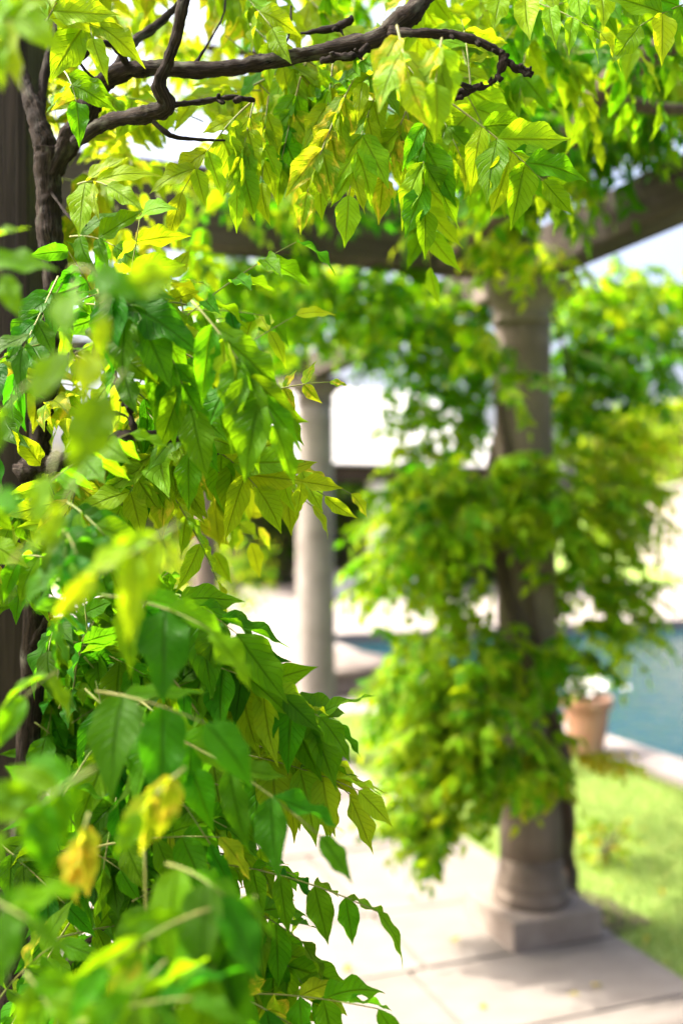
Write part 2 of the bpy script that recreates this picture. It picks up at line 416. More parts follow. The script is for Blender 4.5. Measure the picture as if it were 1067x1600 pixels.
# grass blades on the near lawn
def grass(name, s0, s1, t0, t1, n, h, label):
    V = np.zeros((n * 3, 3)); 
    s = NP.uniform(s0, s1, n); t_ = NP.uniform(t0, t1, n)
    base = np.array(C1)[None] + s[:, None] * np.array(D2)[None] + t_[:, None] * np.array(D1)[None]; base[:, 2] = -0.021
    a = NP.uniform(0, 6.28, n); hh = h * NP.uniform(0.5, 1.25, n); w = 0.0035
    dx = np.stack([np.cos(a) * w, np.sin(a) * w, np.zeros(n)], 1)
    lean = NP.normal(0, 0.5, (n, 2)) * hh[:, None]
    V[0::3] = base - dx; V[1::3] = base + dx; V[2::3] = base + np.stack([lean[:, 0], lean[:, 1], hh], 1)
    me = bpy.data.meshes.new(name); me.vertices.add(n * 3); me.vertices.foreach_set('co', V.ravel())
    me.loops.add(n * 3); me.loops.foreach_set('vertex_index', np.arange(n * 3)); me.polygons.add(n)
    me.polygons.foreach_set('loop_start', np.arange(0, n * 3, 3)); me.update()
    o = link(name, me, None, M_GRASS); return tag(o, label, 'grass', kind='stuff')
grass('grass', PATH_S + 0.01, PS0 - COP - 0.01, -2.2, TER, 60000, 0.034, 'short bright green lawn grass between the paving and the pond edge')

# ------------------------------------------------------------------ stone columns
def column(loc, R, Htop, mat, pmat, label, rz, lean=0.0, detail=True, cap=True):
    t = empty('stone_column', loc, rz); tag(t, label, 'column', 'stone columns along the pergola walk')
    s = 0.385 if mat is M_COL else 0.34
    pl = link('plinth', box_mesh('plinth', s, s, 0.115, 0.008, 2, 0, 0.003, 1), t, pmat); pl.location = (0, 0, 0.0565)
    prof = [(R * 1.24, 0.112), (R * 1.29, 0.122), (R * 1.30, 0.138), (R * 1.25, 0.155), (R * 1.15, 0.163), (R * 1.14, 0.172), (R * 1.17, 0.180), (R * 1.15, 0.198), (R * 1.07, 0.225), (R * 1.03, 0.29)]
    link('base_moulding', lathe('base_moulding', prof, 44, 0.012, 3), t, mat)
    n = 16; z0, z1 = 0.286, Htop - 0.17
    pr = []
    for i in range(n + 1):
        k = i / n
        pr.append((R * (1.03 - 0.13 * k ** 1.3), z0 + (z1 - z0) * k))
    link('shaft', lathe('shaft', pr, 44, 0.012, 8), t, mat)
    if cap:
        r = R * 0.9
        pc = [(r * 0.99, z1 - 0.002), (r * 1.10, z1 + 0.004), (r * 1.10, z1 + 0.022), (r * 1.0, z1 + 0.03), (r * 1.02, z1 + 0.06), (r * 1.22, z1 + 0.09), (r * 1.30, z1 + 0.105)]
        link('capital', lathe('capital', pc, 44, 0.01, 5), t, M_BASIN)
        ab = link('abacus', box_mesh('abacus', r * 2.7, r * 2.7, 0.065, 0.008, 2, 0, 0.003, 4), t, M_BASIN); ab.location = (0, 0, z1 + 0.1375)
    t.rotation_euler = (0, -lean, rz) if not lean else (Matrix.Rotation(-lean, 3, 'Y') @ Matrix.Rotation(rz, 3, 'Z')).to_euler()
    return t
ZB = 2.53       # underside of the beams
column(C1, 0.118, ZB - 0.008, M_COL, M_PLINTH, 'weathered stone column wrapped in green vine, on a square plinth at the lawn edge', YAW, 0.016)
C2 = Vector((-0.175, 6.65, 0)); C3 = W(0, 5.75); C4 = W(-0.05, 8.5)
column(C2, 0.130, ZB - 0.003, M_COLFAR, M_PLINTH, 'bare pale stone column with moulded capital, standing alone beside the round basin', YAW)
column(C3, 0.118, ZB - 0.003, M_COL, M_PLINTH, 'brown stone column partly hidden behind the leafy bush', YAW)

# ------------------------------------------------------------------ oak beams
def beam(a, b, h, w, label, z, seed=0, mat=None):
    a, b = Vector(a), Vector(b); d = b - a; L = d.length
    o = link('oak_beam', box_mesh('oak_beam', L, w, h, 0.009, 2, 14, 0.006, seed), None, mat or M_BEAM)
    m = (a + b) / 2; o.location = (m.x, m.y, z + h / 2); o.rotation_euler = (0, 0, math.atan2(d.y, d.x))
    return tag(o, label, 'beam', 'oak beams of the pergola')
beam(W(0, 0.16), W(0, -4.6), 0.165, 0.13, 'grey weathered oak beam running out over the lawn edge from the vine-clad column', ZB, 1)
beam(W(-0.075, 0.0), W(-4.3, 0.0), 0.27, 0.14, 'dark oak cross beam over the paved walk, vine leaves hanging beneath it', ZB, 2)
beam(W(0, 0.17), C2 + D1 * 0.12, 0.165, 0.13, 'sunlit pale oak beam resting on the bare pale column', ZB, 3)
beam(C2 - D2 * 0.072 - D1 * 0.0, C2 - D2 * 4.0, 0.165, 0.13, 'oak cross beam reaching left from the bare pale column', ZB, 4)
beam(C2 + D1 * 0.13, W(0, 8.6), 0.165, 0.13, 'farthest oak beam carried past the brown column towards the pavilion', ZB, 5)
# trellis post in front
po = link('oak_post', box_mesh('oak_post', 0.19, 0.19, 3.2, 0.012, 2, 16, 0.005, 9), None, M_POST)
po.location = (-0.553, 1.50, 1.59); po.rotation_euler = (0, 0.0, 0.12); tag(po, 'dark brown oak post with the thick vine trunk climbing beside it', 'post')
po2 = link('oak_post', box_mesh('oak_post', 0.18, 0.18, ZB, 0.012, 2, 12, 0.005, 10), None, M_POST)
po2.location = W(-4.2, 0.0, ZB / 2); po2.rotation_euler = (0, 0, YAW); tag(po2, 'dark oak post under the left end of the cross beam', 'post')
po3 = link('oak_post', box_mesh('oak_post', 0.18, 0.18, ZB, 0.012, 2, 12, 0.005, 10), None, M_POST)
po3.location = W(0, -4.5, ZB / 2); po3.rotation_euler = (0, 0, YAW); tag(po3, 'dark oak post under the near end of the lawn edge beam', 'post')

# ------------------------------------------------------------------ leaves
LT = [0, .03, .08, .16, .28, .40, .54, .68, .78, .86, .92, .97, 1.0]
LWD = [.03, .22, .52, .80, .98, 1.0, .88, .62, .38, .19, .10, .055, .008]
def leaflet_arrays(nl, nc, curl, fold, wave, width, ph, twist=0.0):
    """unit leaflet: base at origin, tip at y = 1, blade across x, upper side +z"""
    V, UV = [], []
    for j in range(nl + 1):
        t = j / nl
        w = max(0.0016, width * 0.5 * np.interp(t, LT, LWD))
        for i in range(nc + 1):
            x = (i / nc - 0.5) * 2
            zz = abs(x) * w * fold + wave * math.sin(t * 15 + ph + (2.1 if x > 0 else 0)) * abs(x) ** 1.5 * min(1, w / width * 3)
            xx = x * w * (1 + 0.06 * math.sin(t * 19 + ph * 2 + x))
            # arch along the length
            a = curl * t * t
            yy = t - 0.18 * abs(curl) * t * t; zc = -0.55 * a
            tw = twist * t
            xr = xx * math.cos(tw) - zz * math.sin(tw); zr = xx * math.sin(tw) + zz * math.cos(tw)
            V.append((xr + 0.05 * math.sin(ph) * t * t, yy, zc + zr)); UV.append((0.5 + x * 0.5, t))
    Fc = []
    for j in range(nl):
        for i in range(nc):
            a = j * (nc + 1) + i; Fc.append((a, a + 1, a + nc + 2, a + nc + 1))
    return np.array(V), np.array(Fc, dtype=np.int64), np.array(UV)
HI = [leaflet_arrays(15, 4, rng.uniform(0.1, 0.85), rng.uniform(0.08, 0.5), rng.uniform(0.02, 0.075), rng.choice([rng.uniform(.27, .34), rng.uniform(.38, .47)]), rng.uniform(0, 6), rng.uniform(-0.7, 0.7)) for _ in range(10)]
LO = [leaflet_arrays(6, 2, rng.uniform(0.1, 0.8), rng.uniform(0.1, 0.4), 0.02, rng.uniform(0.36, 0.46), rng.uniform(0, 6), rng.uniform(-0.5, 0.5)) for _ in range(6)]
TINY = [leaflet_arrays(2, 2, 0.3, 0.2, 0.0, 0.5, 1.0)]

def leaves_mesh(name, items, shapes, mats):
    """items: (variant, 4x4 numpy, material index) -> one mesh"""
    by = {}
    for v, M, mi in items: by.setdefault(v % len(shapes), []).append((M, mi))
    Vs, Fs, Us, Ms = [], [], [], []; off = 0
    for v, lst in by.items():
        V0, F0, U0 = shapes[v]; k = len(lst); n = len(V0)
        MM = np.stack([m for m, _ in lst])
        Vh = np.einsum('kij,nj->kni', MM[:, :3, :3], V0) + MM[:, None, :3, 3]
        Vs.append(Vh.reshape(-1, 3))
        Fk = (F0[None] + (np.arange(k) * n)[:, None, None] + off).reshape(-1, 4); Fs.append(Fk)
        Us.append(np.tile(U0[F0.ravel()], (k, 1)))
        Ms.append(np.repeat(np.array([mi for _, mi in lst]), len(F0))); off += k * n
    V = np.concatenate(Vs); Fc = np.concatenate(Fs); U = np.concatenate(Us); Mi = np.concatenate(Ms)
    me = bpy.data.meshes.new(name)
    me.vertices.add(len(V)); me.vertices.foreach_set('co', V.astype(np.float32).ravel())
    me.loops.add(Fc.size); me.loops.foreach_set('vertex_index', Fc.astype(np.int32).ravel())
    me.polygons.add(len(Fc)); me.polygons.foreach_set('loop_start', np.arange(0, Fc.size, 4, dtype=np.int32))
    me.update()
    uvl = me.uv_layers.new(name='UVMap'); uvl.data.foreach_set('uv', U.astype(np.float32).ravel())
    for m in mats: me.materials.append(m)
    me.polygons.foreach_set('material_index', Mi.astype(np.int32)); me.polygons.foreach_set('use_smooth', np.ones(len(Fc), dtype=bool))
    me.update(); return me
def frame(p, d, n, L):
    d = d.normalized(); n = (n - d * n.dot(d)); n = n.normalized() if n.length > 1e-5 else d.orthogonal().normalized()
    x = d.cross(n)
    M = np.eye(4); M[:3, 0] = np.array(x) * L; M[:3, 1] = np.array(d) * L; M[:3, 2] = np.array(n) * L; M[:3, 3] = np.array(p)
    return M
DOWN = Vector((0, 0, -1))
def rv(r, s): return Vector((r.gauss(0, s), r.gauss(0, s), r.gauss(0, s)))
def gen_leaf(base, tip, N, pairs, L, droop, r, mats, sag=0.12, spread=1.0, start=0.28):
    """a pinnate leaf: rachis points and leaflet placements"""
    base, tip, N = Vector(base), Vector(tip), Vector(N)
    d = tip - base; ln = d.length
    ctrl = (base + tip) / 2 + Vector((0, 0, 1)) * sag * ln + rv(r, 0.03 * ln)
    def q(t): return base * (1 - t) ** 2 + ctrl * 2 * t * (1 - t) + tip * t * t
    def tan(t): return ((ctrl - base) * (1 - t) + (tip - ctrl) * t).normalized()
    rach = [q(i / 7) for i in range(8)]
    out = []
    mi0 = mats[r.randrange(len(mats))]
    for k in range(pairs + 1):
        term = (k == pairs)
        t = 1.0 if term else start + (1 - start) * (k + r.uniform(-.1, .1)) / (pairs + 0.15)
        t = max(0.05, min(1, t))
        T = tan(t); p = q(t)
        Nn = (N - T * N.dot(T)); Nn = Nn.normalized() if Nn.length > 1e-3 else T.orthogonal().normalized()
        B = T.cross(Nn)
        for sgn in ((0,) if term else (-1, 1)):
            if not term and r.random() < 0.05: continue
            ang = r.uniform(0.85, 1.2) * spread
            dd = T if term else (T * math.cos(ang) + B * sgn * math.sin(ang))
            dd = (dd + DOWN * droop * r.uniform(0.6, 1.3) + rv(r, 0.10)).normalized()
            nn = (Nn + rv(r, 0.25)).normalized()
            if not term and droop > 0.3: nn = (nn + B * sgn * droop * 0.55).normalized()
            sz = L * r.choice([.78, 1, 1, 1.08]) * (0.72 + 0.34 * math.sin(math.pi * (0.25 + 0.6 * (k / max(1, pairs))))) * r.uniform(0.86, 1.1)
            mi = mi0 if r.random() < 0.75 else mats[r.randrange(len(mats))]
            out.append((r.randrange(60), frame(p, dd, nn, sz), mi))
    return rach, out
FRESH = [1, 1, 1, 0, 3]; GREEN = [0, 0, 0, 1, 2]; DEEP = [2, 2, 0, 0]; YEL = [3, 3, 1, 1]; LIT = [1, 1, 1, 3]; TURN = [4, 4, 3, 1]  # LIT: yellower mix that puts sunlight into the leaf colour

# variants of whole hanging leaves for the vines farther off
def leaf_variant(i, r):
    out = r.uniform(0.10, 0.2); dn = r.uniform(-0.03, 0.16)
    return gen_leaf((0, 0, 0), (out, r.uniform(-.03, .03), -dn), (0.35, 0, 1), r.choice([4, 5, 5, 6]), r.uniform(0.052, 0.066), r.uniform(0.35, 0.8), r, [0], 0.2)
LV = [leaf_variant(i, rng) for i in range(14)]
LV_ME = {}
def lv_mesh(i, palette):
    key = (i, tuple(palette))
    if key not in LV_ME:
        r = random.Random(i * 31 + len(palette) + sum(palette))
        mi0 = r.choice(palette)
        items = [(v, M, (mi0 if r.random() < 0.75 else r.choice(palette))) for v, M, _ in LV[i][1]]
        LV_ME[key] = leaves_mesh('leaf', items, LO, LEAF)
    return LV_ME[key]
def place_M(p, az, tilt, roll, s):
    return Matrix.Translation(p) @ Matrix.Rotation(az, 4, 'Z') @ Matrix.Rotation(tilt, 4, 'Y') @ Matrix.Rotation(roll, 4, 'X') @ Matrix.Scale(s, 4)

# ------------------------------------------------------------------ foreground vine
vine = empty('climbing_vine', (-0.50, 1.38, 0.0))
tag(vine, 'thick-stemmed climbing vine on the dark post, its leafy sprays hanging over the walk', 'vine', 'climbing vines on the pergola')
def to_local(V, o): return [v - o for v in V]
vo = Vector(vine.location)
PXM = 1.3 / F
def branch(name, pts, mat=M_BARK, nseg=14, gn=0.2, parent=vine, sub=12, jitter=0.0):
    p = [P(u, v, Y) for u, v, Y, r in pts]; rr = [r * Y / F for u, v, Y, r in pts]
    off = Vector(parent.location)
    rr = [q * 0.88 for q in rr]
    V, Fc = tube_data(p, rr, nseg, sub, gn, rng.uniform(0, 50))
    me = mesh_pd(name, to_local(V, off), Fc, True)
    at = me.attributes.new('barkco', 'FLOAT_VECTOR', 'POINT'); co = []; sl = rng.uniform(0, 5); pc = None
    for i in range(len(V) // nseg):
        c = sum((V[i * nseg + k] for k in range(nseg)), Vector()) / nseg
        if pc is not None: sl += (c - pc).length
        pc = c
        for k in range(nseg): co += [math.cos(2 * math.pi * k / nseg), math.sin(2 * math.pi * k / nseg), sl]
    at.data.foreach_set('vector', co)
    return link(name, me, parent, mat)
branch('twig', [(300, 108, 1.25, 3), (330, 60, 1.27, 2.5), (350, 20, 1.3, 2), (352, -20, 1.32, 2)], gn=.3)
branch('twig', [(420, 98, 1.24, 3), (450, 60, 1.26, 2.2), (455, 10, 1.28, 2)], gn=.3)
branch('twig', [(160, 140, 1.27, 4), (120, 90, 1.25, 3), (105, 40, 1.24, 2.5), (112, -20, 1.24, 2)], gn=.3)
branch('twig', [(80, 300, 1.29, 3), (110, 340, 1.24, 2.2), (135, 352, 1.22, 2)], gn=.3)
branch('trunk', [(-45, 2720, 1.38, 34), (-10, 2000, 1.36, 26), (28, 1400, 1.34, 22), (55, 1000, 1.34, 21), (62, 700, 1.33, 20), (88, 520, 1.31, 19), (86, 430, 1.30, 21), (78, 360, 1.30, 22), (76, 300, 1.30, 21), (78, 235, 1.30, 25)], nseg=18, gn=0.12)
branch('branch', [(78, 250, 1.30, 22), (58, 185, 1.31, 16), (40, 130, 1.33, 13), (24, 70, 1.36, 12), (8, -80, 1.42, 11)], nseg=14)
branch('branch', [(62, 190, 1.32, 9), (72, 110, 1.35, 8), (96, 25, 1.38, 9), (125, -90, 1.42, 8)])
branch('branch', [(80, 275, 1.30, 18), (108, 222, 1.29, 19), (140, 165, 1.28, 20), (172, 122, 1.27, 18), (225, 106, 1.26, 15), (300, 110, 1.25, 14), (380, 104, 1.24, 13), (450, 90, 1.23, 13), (520, 76, 1.22, 14), (585, 62, 1.21, 17), (622, 40, 1.21, 20), (655, 5, 1.22, 17), (700, -80, 1.26, 14)], nseg=16)
branch('branch', [(118, 222, 1.28, 12), (170, 188, 1.24, 12), (235, 178, 1.2, 14), (262, 165, 1.19, 15), (250, 132, 1.18, 13), (262, 98, 1.17, 10), (278, 52, 1.16, 9), (286, 5, 1.15, 11), (300, -70, 1.16, 10)], nseg=14)
branch('twig', [(262, 165, 1.19, 5), (320, 158, 1.2, 5), (360, 152, 1.2, 4), (398, 157, 1.21, 3.5)], gn=0.35)
branch('twig', [(240, 190, 1.19, 4), (268, 212, 1.19, 4), (310, 218, 1.2, 3), (372, 220, 1.21, 2)], gn=0.3)
branch('branch', [(172, 130, 1.27, 9), (200, 75, 1.3, 8), (250, 35, 1.33, 7), (300, -15, 1.36, 7), (350, -80, 1.4, 6)])
branch('twig', [(200, 100, 1.26, 6), (178, 72, 1.22, 6), (150, 70, 1.2, 5), (128, 92, 1.2, 4)], gn=0.3)
branch('branch', [(610, 50, 1.2, 11), (650, 52, 1.18, 8), (700, 54, 1.18, 7), (750, 66, 1.18, 7), (786, 86, 1.18, 8)], gn=0.25)
branch('twig', [(784, 86, 1.18, 8), (800, 104, 1.18, 6), (818, 109, 1.18, 7), (832, 117, 1.18, 5)], gn=0.7, sub=10)
branch('twig', [(786, 86, 1.18, 7), (778, 118, 1.18, 6), (762, 134, 1.18, 7), (735, 139, 1.18, 7), (705, 152, 1.19, 6.5), (682, 150, 1.19, 7), (648, 158, 1.2, 5)], gn=0.7, sub=12)
branch('twig', [(735, 138, 1.18, 5), (722, 132, 1.17, 4.5), (714, 128, 1.17, 4)], gn=0.2)
branch('twig', [(585, 66, 1.21, 7), (560, 86, 1.2, 6), (532, 90, 1.2, 7), (500, 96, 1.2, 4)], gn=0.5)
branch('twig', [(470, 52, 1.24, 3), (520, 44, 1.23, 5), (552, 30, 1.23, 6)], gn=0.5)
branch('branch', [(40, 735, 1.30, 15), (75, 725, 1.18, 13), (112, 712, 1.10, 10), (150, 700, 1.06, 9), (190, 682, 1.04, 9), (214, 680, 1.04, 9), (255, 685, 1.05, 6), (300, 690, 1.08, 5), (345, 704, 1.14, 3)], gn=0.45, sub=12)
branch('twig', [(130, 706, 1.08, 8), (142, 668, 1.06, 6), (172, 648, 1.04, 6), (196, 650, 1.04, 3.5), (212, 672, 1.04, 3)], gn=0.4)
branch('twig', [(212, 680, 1.04, 7), (204, 645, 1.04, 5), (192, 622, 1.05, 5), (180, 585, 1.07, 4), (172, 520, 1.1, 3)], gn=0.4)
branch('twig', [(205, 684, 1.04, 4), (228, 676, 1.035, 4), (246, 676, 1.03, 4)], gn=0.3)
branch('branch', [(40, 1400, 1.33, 13), (110, 1370, 1.25, 12), (170, 1335, 1.2, 11), (205, 1285, 1.17, 10), (228, 1250, 1.16, 9), (242, 1215, 1.16, 5), (246, 1190, 1.16, 3)], gn=0.45, sub=12)
branch('twig', [(232, 1246, 1.16, 6), (252, 1226, 1.15, 5), (274, 1221, 1.15, 4)], gn=0.3)
branch('twig', [(50, 1010, 1.33, 6), (80, 960, 1.25, 5), (130, 950, 1.2, 4), (210, 930, 1.15, 3)], gn=0.3)
branch('twig', [(60, 1550, 1.33, 8), (130, 1480, 1.2, 6), (220, 1400, 1.12, 4), (300, 1350, 1.08, 3)], gn=0.3)

SPU = [(700, 54, 1.18), (742, 63, 1.18), (778, 82, 1.18), (795, 98, 1.18), (812, 108, 1.18), (826, 113, 1.18), (776, 120, 1.18), (766, 130, 1.18), (752, 136, 1.18), (728, 140, 1.18), (712, 150, 1.18), (694, 152, 1.19), (676, 151, 1.19), (662, 155, 1.19),
       (160, 695, 1.055), (200, 682, 1.04), (236, 684, 1.045), (270, 686, 1.06), (310, 692, 1.09), (340, 702, 1.13), (206, 645, 1.04), (194, 624, 1.05), (340, 155, 1.2), (375, 154, 1.2), (225, 1252, 1.16), (240, 1222, 1.16), (560, 84, 1.2), (520, 92, 1.2), (530, 44, 1.23)]
for (u, v, Y) in SPU:
    for k in range(2):
        a = rng.uniform(0, 6.28); l = rng.uniform(7, 13)
        branch('spur', [(u, v, Y, 5), (u + math.cos(a) * l * .6, v + math.sin(a) * l * .6, Y - .004, 4), (u + math.cos(a) * l, v + math.sin(a) * l, Y - .006, 3)], nseg=8, gn=.6, sub=4)
leaves = []
r = random.Random(3)
CAMF = Vector((0, -1, 0.25))
def H(b, tp, Y0, Y1, pairs, L, droop=0.3, mats=GREEN, N=CAMF, sag=0.1, spread=1.0, start=0.25):
    leaves.append(gen_leaf(P(b[0], b[1], Y0), P(tp[0], tp[1], Y1), N, pairs, L, droop, r, mats, sag, spread, start))
SPR = (0.1, -0.6, 0.8)
# top right, in focus
H((700, 158), (848, 282), 1.17, 1.15, 4, .080, .28, [1, 1, 0], start=.36)
H((664, 158), (664, 325), 1.17, 1.16, 4, .078, .35, [1, 1, 0], spread=.62)
H((735, 140), (720, 30), 1.2, 1.3, 3, .06, .1, [1, 0])
H((640, 160), (600, 275), 1.22, 1.22, 4, .066, .5, YEL, spread=.7)
H((600, 120), (545, 305), 1.22, 1.18, 5, .07, .5, YEL, spread=.7)
H((560, 110), (480, 300), 1.2, 1.18, 5, .068, .5, YEL, spread=.65)
H((520, 100), (500, 270), 1.24, 1.22, 4, .07, .5, FRESH, spread=.7)
H((470, 120), (440, 250), 1.26, 1.26, 4, .066, .4, FRESH, spread=.8)
H((620, 40), (638, 120), 1.0, .95, 2, .08, .4, [3], spread=.6)
H((690, 60), (680, 130), .98, .95, 2, .07, .4, [3, 1], spread=.6)
H((395, 158), (285, 300), 1.22, 1.2, 4, .07, .35, LIT, spread=.8)
H((398, 156), (372, 290), 1.22, 1.2, 5, .062, .5, LIT, spread=.55)
H((420, 150), (410, 285), 1.24, 1.22, 4, .06, .5, LIT, spread=.6)
H((122, 288), (168, 290), 1.24, 1.2, 2, .085, .1, [0, 1], spread=1.0)
H((110, 370), (180, 385), 1.25, 1.2, 2, .07, .2, [0], spread=1.0)
H((100, 110), (120, 160), 1.2, 1.15, 2, .075, .3, [0, 2])
H((130, 10), (145, 60), 1.15, 1.1, 2, .075, .3, [1])
H((60, 60), (90, 5), 1.1, 1.1, 3, .075, .2, [1, 0])
# top right corner
H((1110, 0), (1000, 40), 1.15, 1.12, 3, .07, .15, [1, 0])
H((880, -60), (820, 40), 1.5, 1.45, 4, .068, .4, [0, 0, 2])
H((760, -60), (745, 60), 1.5, 1.45, 4, .07, .4, [0, 1])
# mid left
H((300, 470), (430, 660), .98, .93, 5, .085, .55, [0, 0, 1], spread=.7)
H((230, 480), (300, 640), 1.02, 1.0, 4, .085, .55, [0], spread=.7)
H((340, 500), (380, 640), 1.05, 1.02, 4, .08, .6, [0], spread=.6)
H((150, 430), (220, 500), 1.0, .98, 3, .08, .4, [0, 2], spread=.8)
H((320, 692), (402, 762), 1.15, 1.12, 3, .078, .25, [1, 0], start=.3)
H((345, 704), (300, 740), 1.17, 1.2, 2, .05, .5, [4], spread=.6)
H((330, 690), (395, 650), 1.18, 1.17, 3, .07, .6, [0])
H((300, 690), (260, 760), 1.16, 1.16, 4, .075, .45, LIT)
H((250, 690), (190, 790), 1.16, 1.15, 4, .075, .4, LIT)
H((130, 715), (110, 810), 1.18, 1.15, 3, .06, .3, LIT)
H((200, 690), (150, 770), 1.2, 1.2, 4, .07, .4, LIT)
H((380, 625), (515, 597), 1.17, 1.15, 3, .036, .05, [3, 3, 4], start=.25)
H((385, 720), (508, 775), 1.16, 1.14, 3, .05, .4, [3, 1], start=.3)
# lower left sprays
H((250, 925), (370, 990), 1.08, 1.05, 3, .095, .45, [0, 0, 2], SPR)
H((230, 1010), (390, 1060), 1.1, 1.05, 4, .085, .5, [0, 2], SPR)
H((240, 1065), (500, 1120), 1.12, 1.06, 5, .085, .55, [0, 0, 1], SPR)
H((260, 1165), (560, 1235), 1.15, 1.08, 5, .086, .55, [0, 1, 1], SPR)
H((270, 1222), (350, 1230), 1.14, 1.1, 4, .085, .9, [2, 2, 0], SPR)
H((330, 1190), (450, 1225), 1.13, 1.1, 4, .08, .9, [2, 0], SPR)
H((270, 1345), (590, 1425), 1.1, 1.05, 5, .075, .7, [0, 0, 2], SPR)
H((300, 1380), (470, 1470), 1.12, 1.08, 4, .075, .6, [3, 0, 1], SPR)
H((390, 1440), (490, 1560), 1.12, 1.08, 4, .08, .5, [0, 1], SPR)
H((330, 1450), (440, 1600), 1.15, 1.1, 4, .08, .4, [1, 0], SPR)
H((240, 1250), (350, 1300), 1.16, 1.12, 3, .085, .3, [1, 0], SPR)
# nearer, out of focus
H((160, 930), (330, 985), .86, .82, 2, .08, .3, [0, 2], SPR)
H((150, 1080), (320, 1130), .86, .80, 2, .085, .35, [0, 2], SPR)
NEAR = [((150, 475), (198, 443), .055, [1]), ((178, 440), (162, 492), .05, [1]), ((150, 520), (148, 552), .048, [1]), ((195, 580), (168, 618), .06, [1, 0]),
        ((90, 700), (78, 745), .046, [1]), ((-25, 745), (0, 768), .036, [0, 1]), ((120, 440), (112, 462), .045, [0]), ((140, 520), (102, 548), .05, [0, 1]),
        ((60, 590), (10, 640), .045, [0]), ((130, 740), (100, 790), .04, [0, 1]), ((20, 880), (50, 850), .04, [1]), ((110, 420), (150, 425), .045, [0])]
for b_, t_, L_, m_ in NEAR: H(b_, t_, .62, .60, 0, L_, .05, m_)
H((280, 820), (150, 900), .62, .6, 2, .055, .3, [1], spread=.7)
H((-40, 40), (30, 30), .7, .68, 3, .05, .3, [1, 1])
H((-60, 380), (5, 430), .75, .72, 2, .05, .3, [0, 2])
H((90, 1050), (40, 1090), .8, .76, 1, .055, .3, [0], SPR)
H((150, 1200), (10, 1300), .62, .6, 4, .042, .1, [0, 0], spread=1.1)
H((290, 1200), (220, 1270), .72, .70, 2, .045, .5, [3, 0], spread=.5)
H((140, 1270), (120, 1340), .74, .72, 2, .045, .5, [0, 4, 0], spread=.45)
H((330, 1420), (170, 1510), .68, .64, 2, .052, .3, [3, 1, 0], spread=.45)
H((260, 1500), (180, 1600), .66, .64, 2, .05, .4, [1, 0], spread=.45)
H((-30, 1400), (50, 1440), .62, .60, 2, .045, .3, [0, 2], SPR)
H((400, 1400), (330, 1520), .72, .68, 3, .075, .5, [0, 2], spread=.6)
H((260, 1350), (350, 1400), .74, .7, 3, .075, .7, [0, 2], SPR)
H((120, 1600), (300, 1560), .66, .62, 3, .07, .5, [2, 0], SPR)
H((40, 1520), (90, 1600), .68, .66, 2, .045, .3, [0, 1])
H((400, 1165), (545, 1240), 1.14, 1.12, 3, .095, .35, [1, 1, 0], SPR, start=.4)
H((370, 1120), (520, 1130), 1.14, 1.12, 3, .09, .4, [0, 1], SPR, start=.4)
HERO_N = len(leaves)
def fill(n, ur, vr, Yr, mats, L=(.06, .08), ln=(.12, .22), N=None, outward=(0.3, -0.1, -0.35), pairs=(3, 5), droop=(.25, .7), keep=None, store=leaves):
    k = 0; tries = 0
    while k < n and tries < n * 20:
        tries += 1
        u, v, Y = r.uniform(*ur), r.uniform(*vr), r.uniform(*Yr)
        if keep and not keep(u, v, Y): continue
        if Y < 1.15 and 40 < u < 320 and 560 < v < 720: continue
        if Y < 1.3 and u < 75 and (400 < v < 760 or 900 < v < 1280): continue
        b = P(u, v, Y); d = (Vector(outward) + rv(r, 0.45)).normalized()
        tp = b + d * r.uniform(*ln)
        NN = Vector(N) if N else Vector((r.gauss(0, .4), -0.7 + r.gauss(0, .4), 0.6))
        store.append(gen_leaf(b, tp, NN, r.randint(*pairs), r.uniform(*L), r.uniform(*droop), r, mats, 0.1, r.uniform(.7, 1.05)))
        k += 1
# masses, each with its own depth range
fill(30, (70, 240), (970, 1560), (1.08, 1.42), [0, 2, 2, 2])
fill(12, (-40, 120), (1250, 1600), (1.05, 1.3), [0, 2, 2])
fill(8, (290, 380), (1060, 1190), (1.12, 1.22), [0, 1, 1], ln=(.1, .15), outward=(.6, -.1, -.25))
fill(3, (300, 370), (1300, 1390), (1.12, 1.22), [0, 1], ln=(.1, .14), outward=(.6, -.1, -.25))
fill(10, (60, 220), (930, 1300), (.9, 1.08), [2, 2, 2, 0], L=(.065, .08), pairs=(2, 4))  # deep greens here and next put the lower left's shade into leaf colour
fill(12, (-60, 230), (1300, 1640), (.82, 1.08), [2, 2, 0, 3], L=(.06, .075), pairs=(2, 4))
fill(70, (-760, -260), (330, 1100), (.8, 1.35), [0, 0, 1, 2])  # unseen leaves left of the frame, added to shade the lower left sprays
fill(8, (180, 300), (970, 1200), (1.1, 1.3), [0, 2, 1])
fill(9, (180, 330), (1400, 1600), (1.05, 1.3), [0, 1, 1])
fill(26, (40, 330), (420, 640), (1.08, 1.4), [0, 0, 1, 2])
fill(14, (50, 150), (930, 1260), (1.31, 1.5), [2, 0, 2], ln=(.08, .15))
fill(8, (90, 200), (930, 1060), (1.1, 1.25), [2, 0], ln=(.08, .14))
fill(22, (80, 300), (580, 740), (1.22, 1.5), LIT)
fill(9, (60, 160), (740, 860), (1.2, 1.5), [0, 1, 1], ln=(.07, .12), L=(.05, .065))
fill(7, (40, 120), (780, 900), (.85, 1.0), [0, 2], ln=(.07, .12), L=(.05, .06))
fill(30, (-40, 420), (-160, 200), (1.35, 1.9), [1, 1, 1, 3], ln=(.1, .2))
fill(20, (90, 300), (180, 340), (1.4, 2.0), LIT)
fill(32, (300, 760), (-160, 110), (1.25, 1.8), [1, 1, 1, 3, 0])
fill(22, (380, 640), (80, 190), (1.25, 1.6), FRESH, ln=(.1, .16))
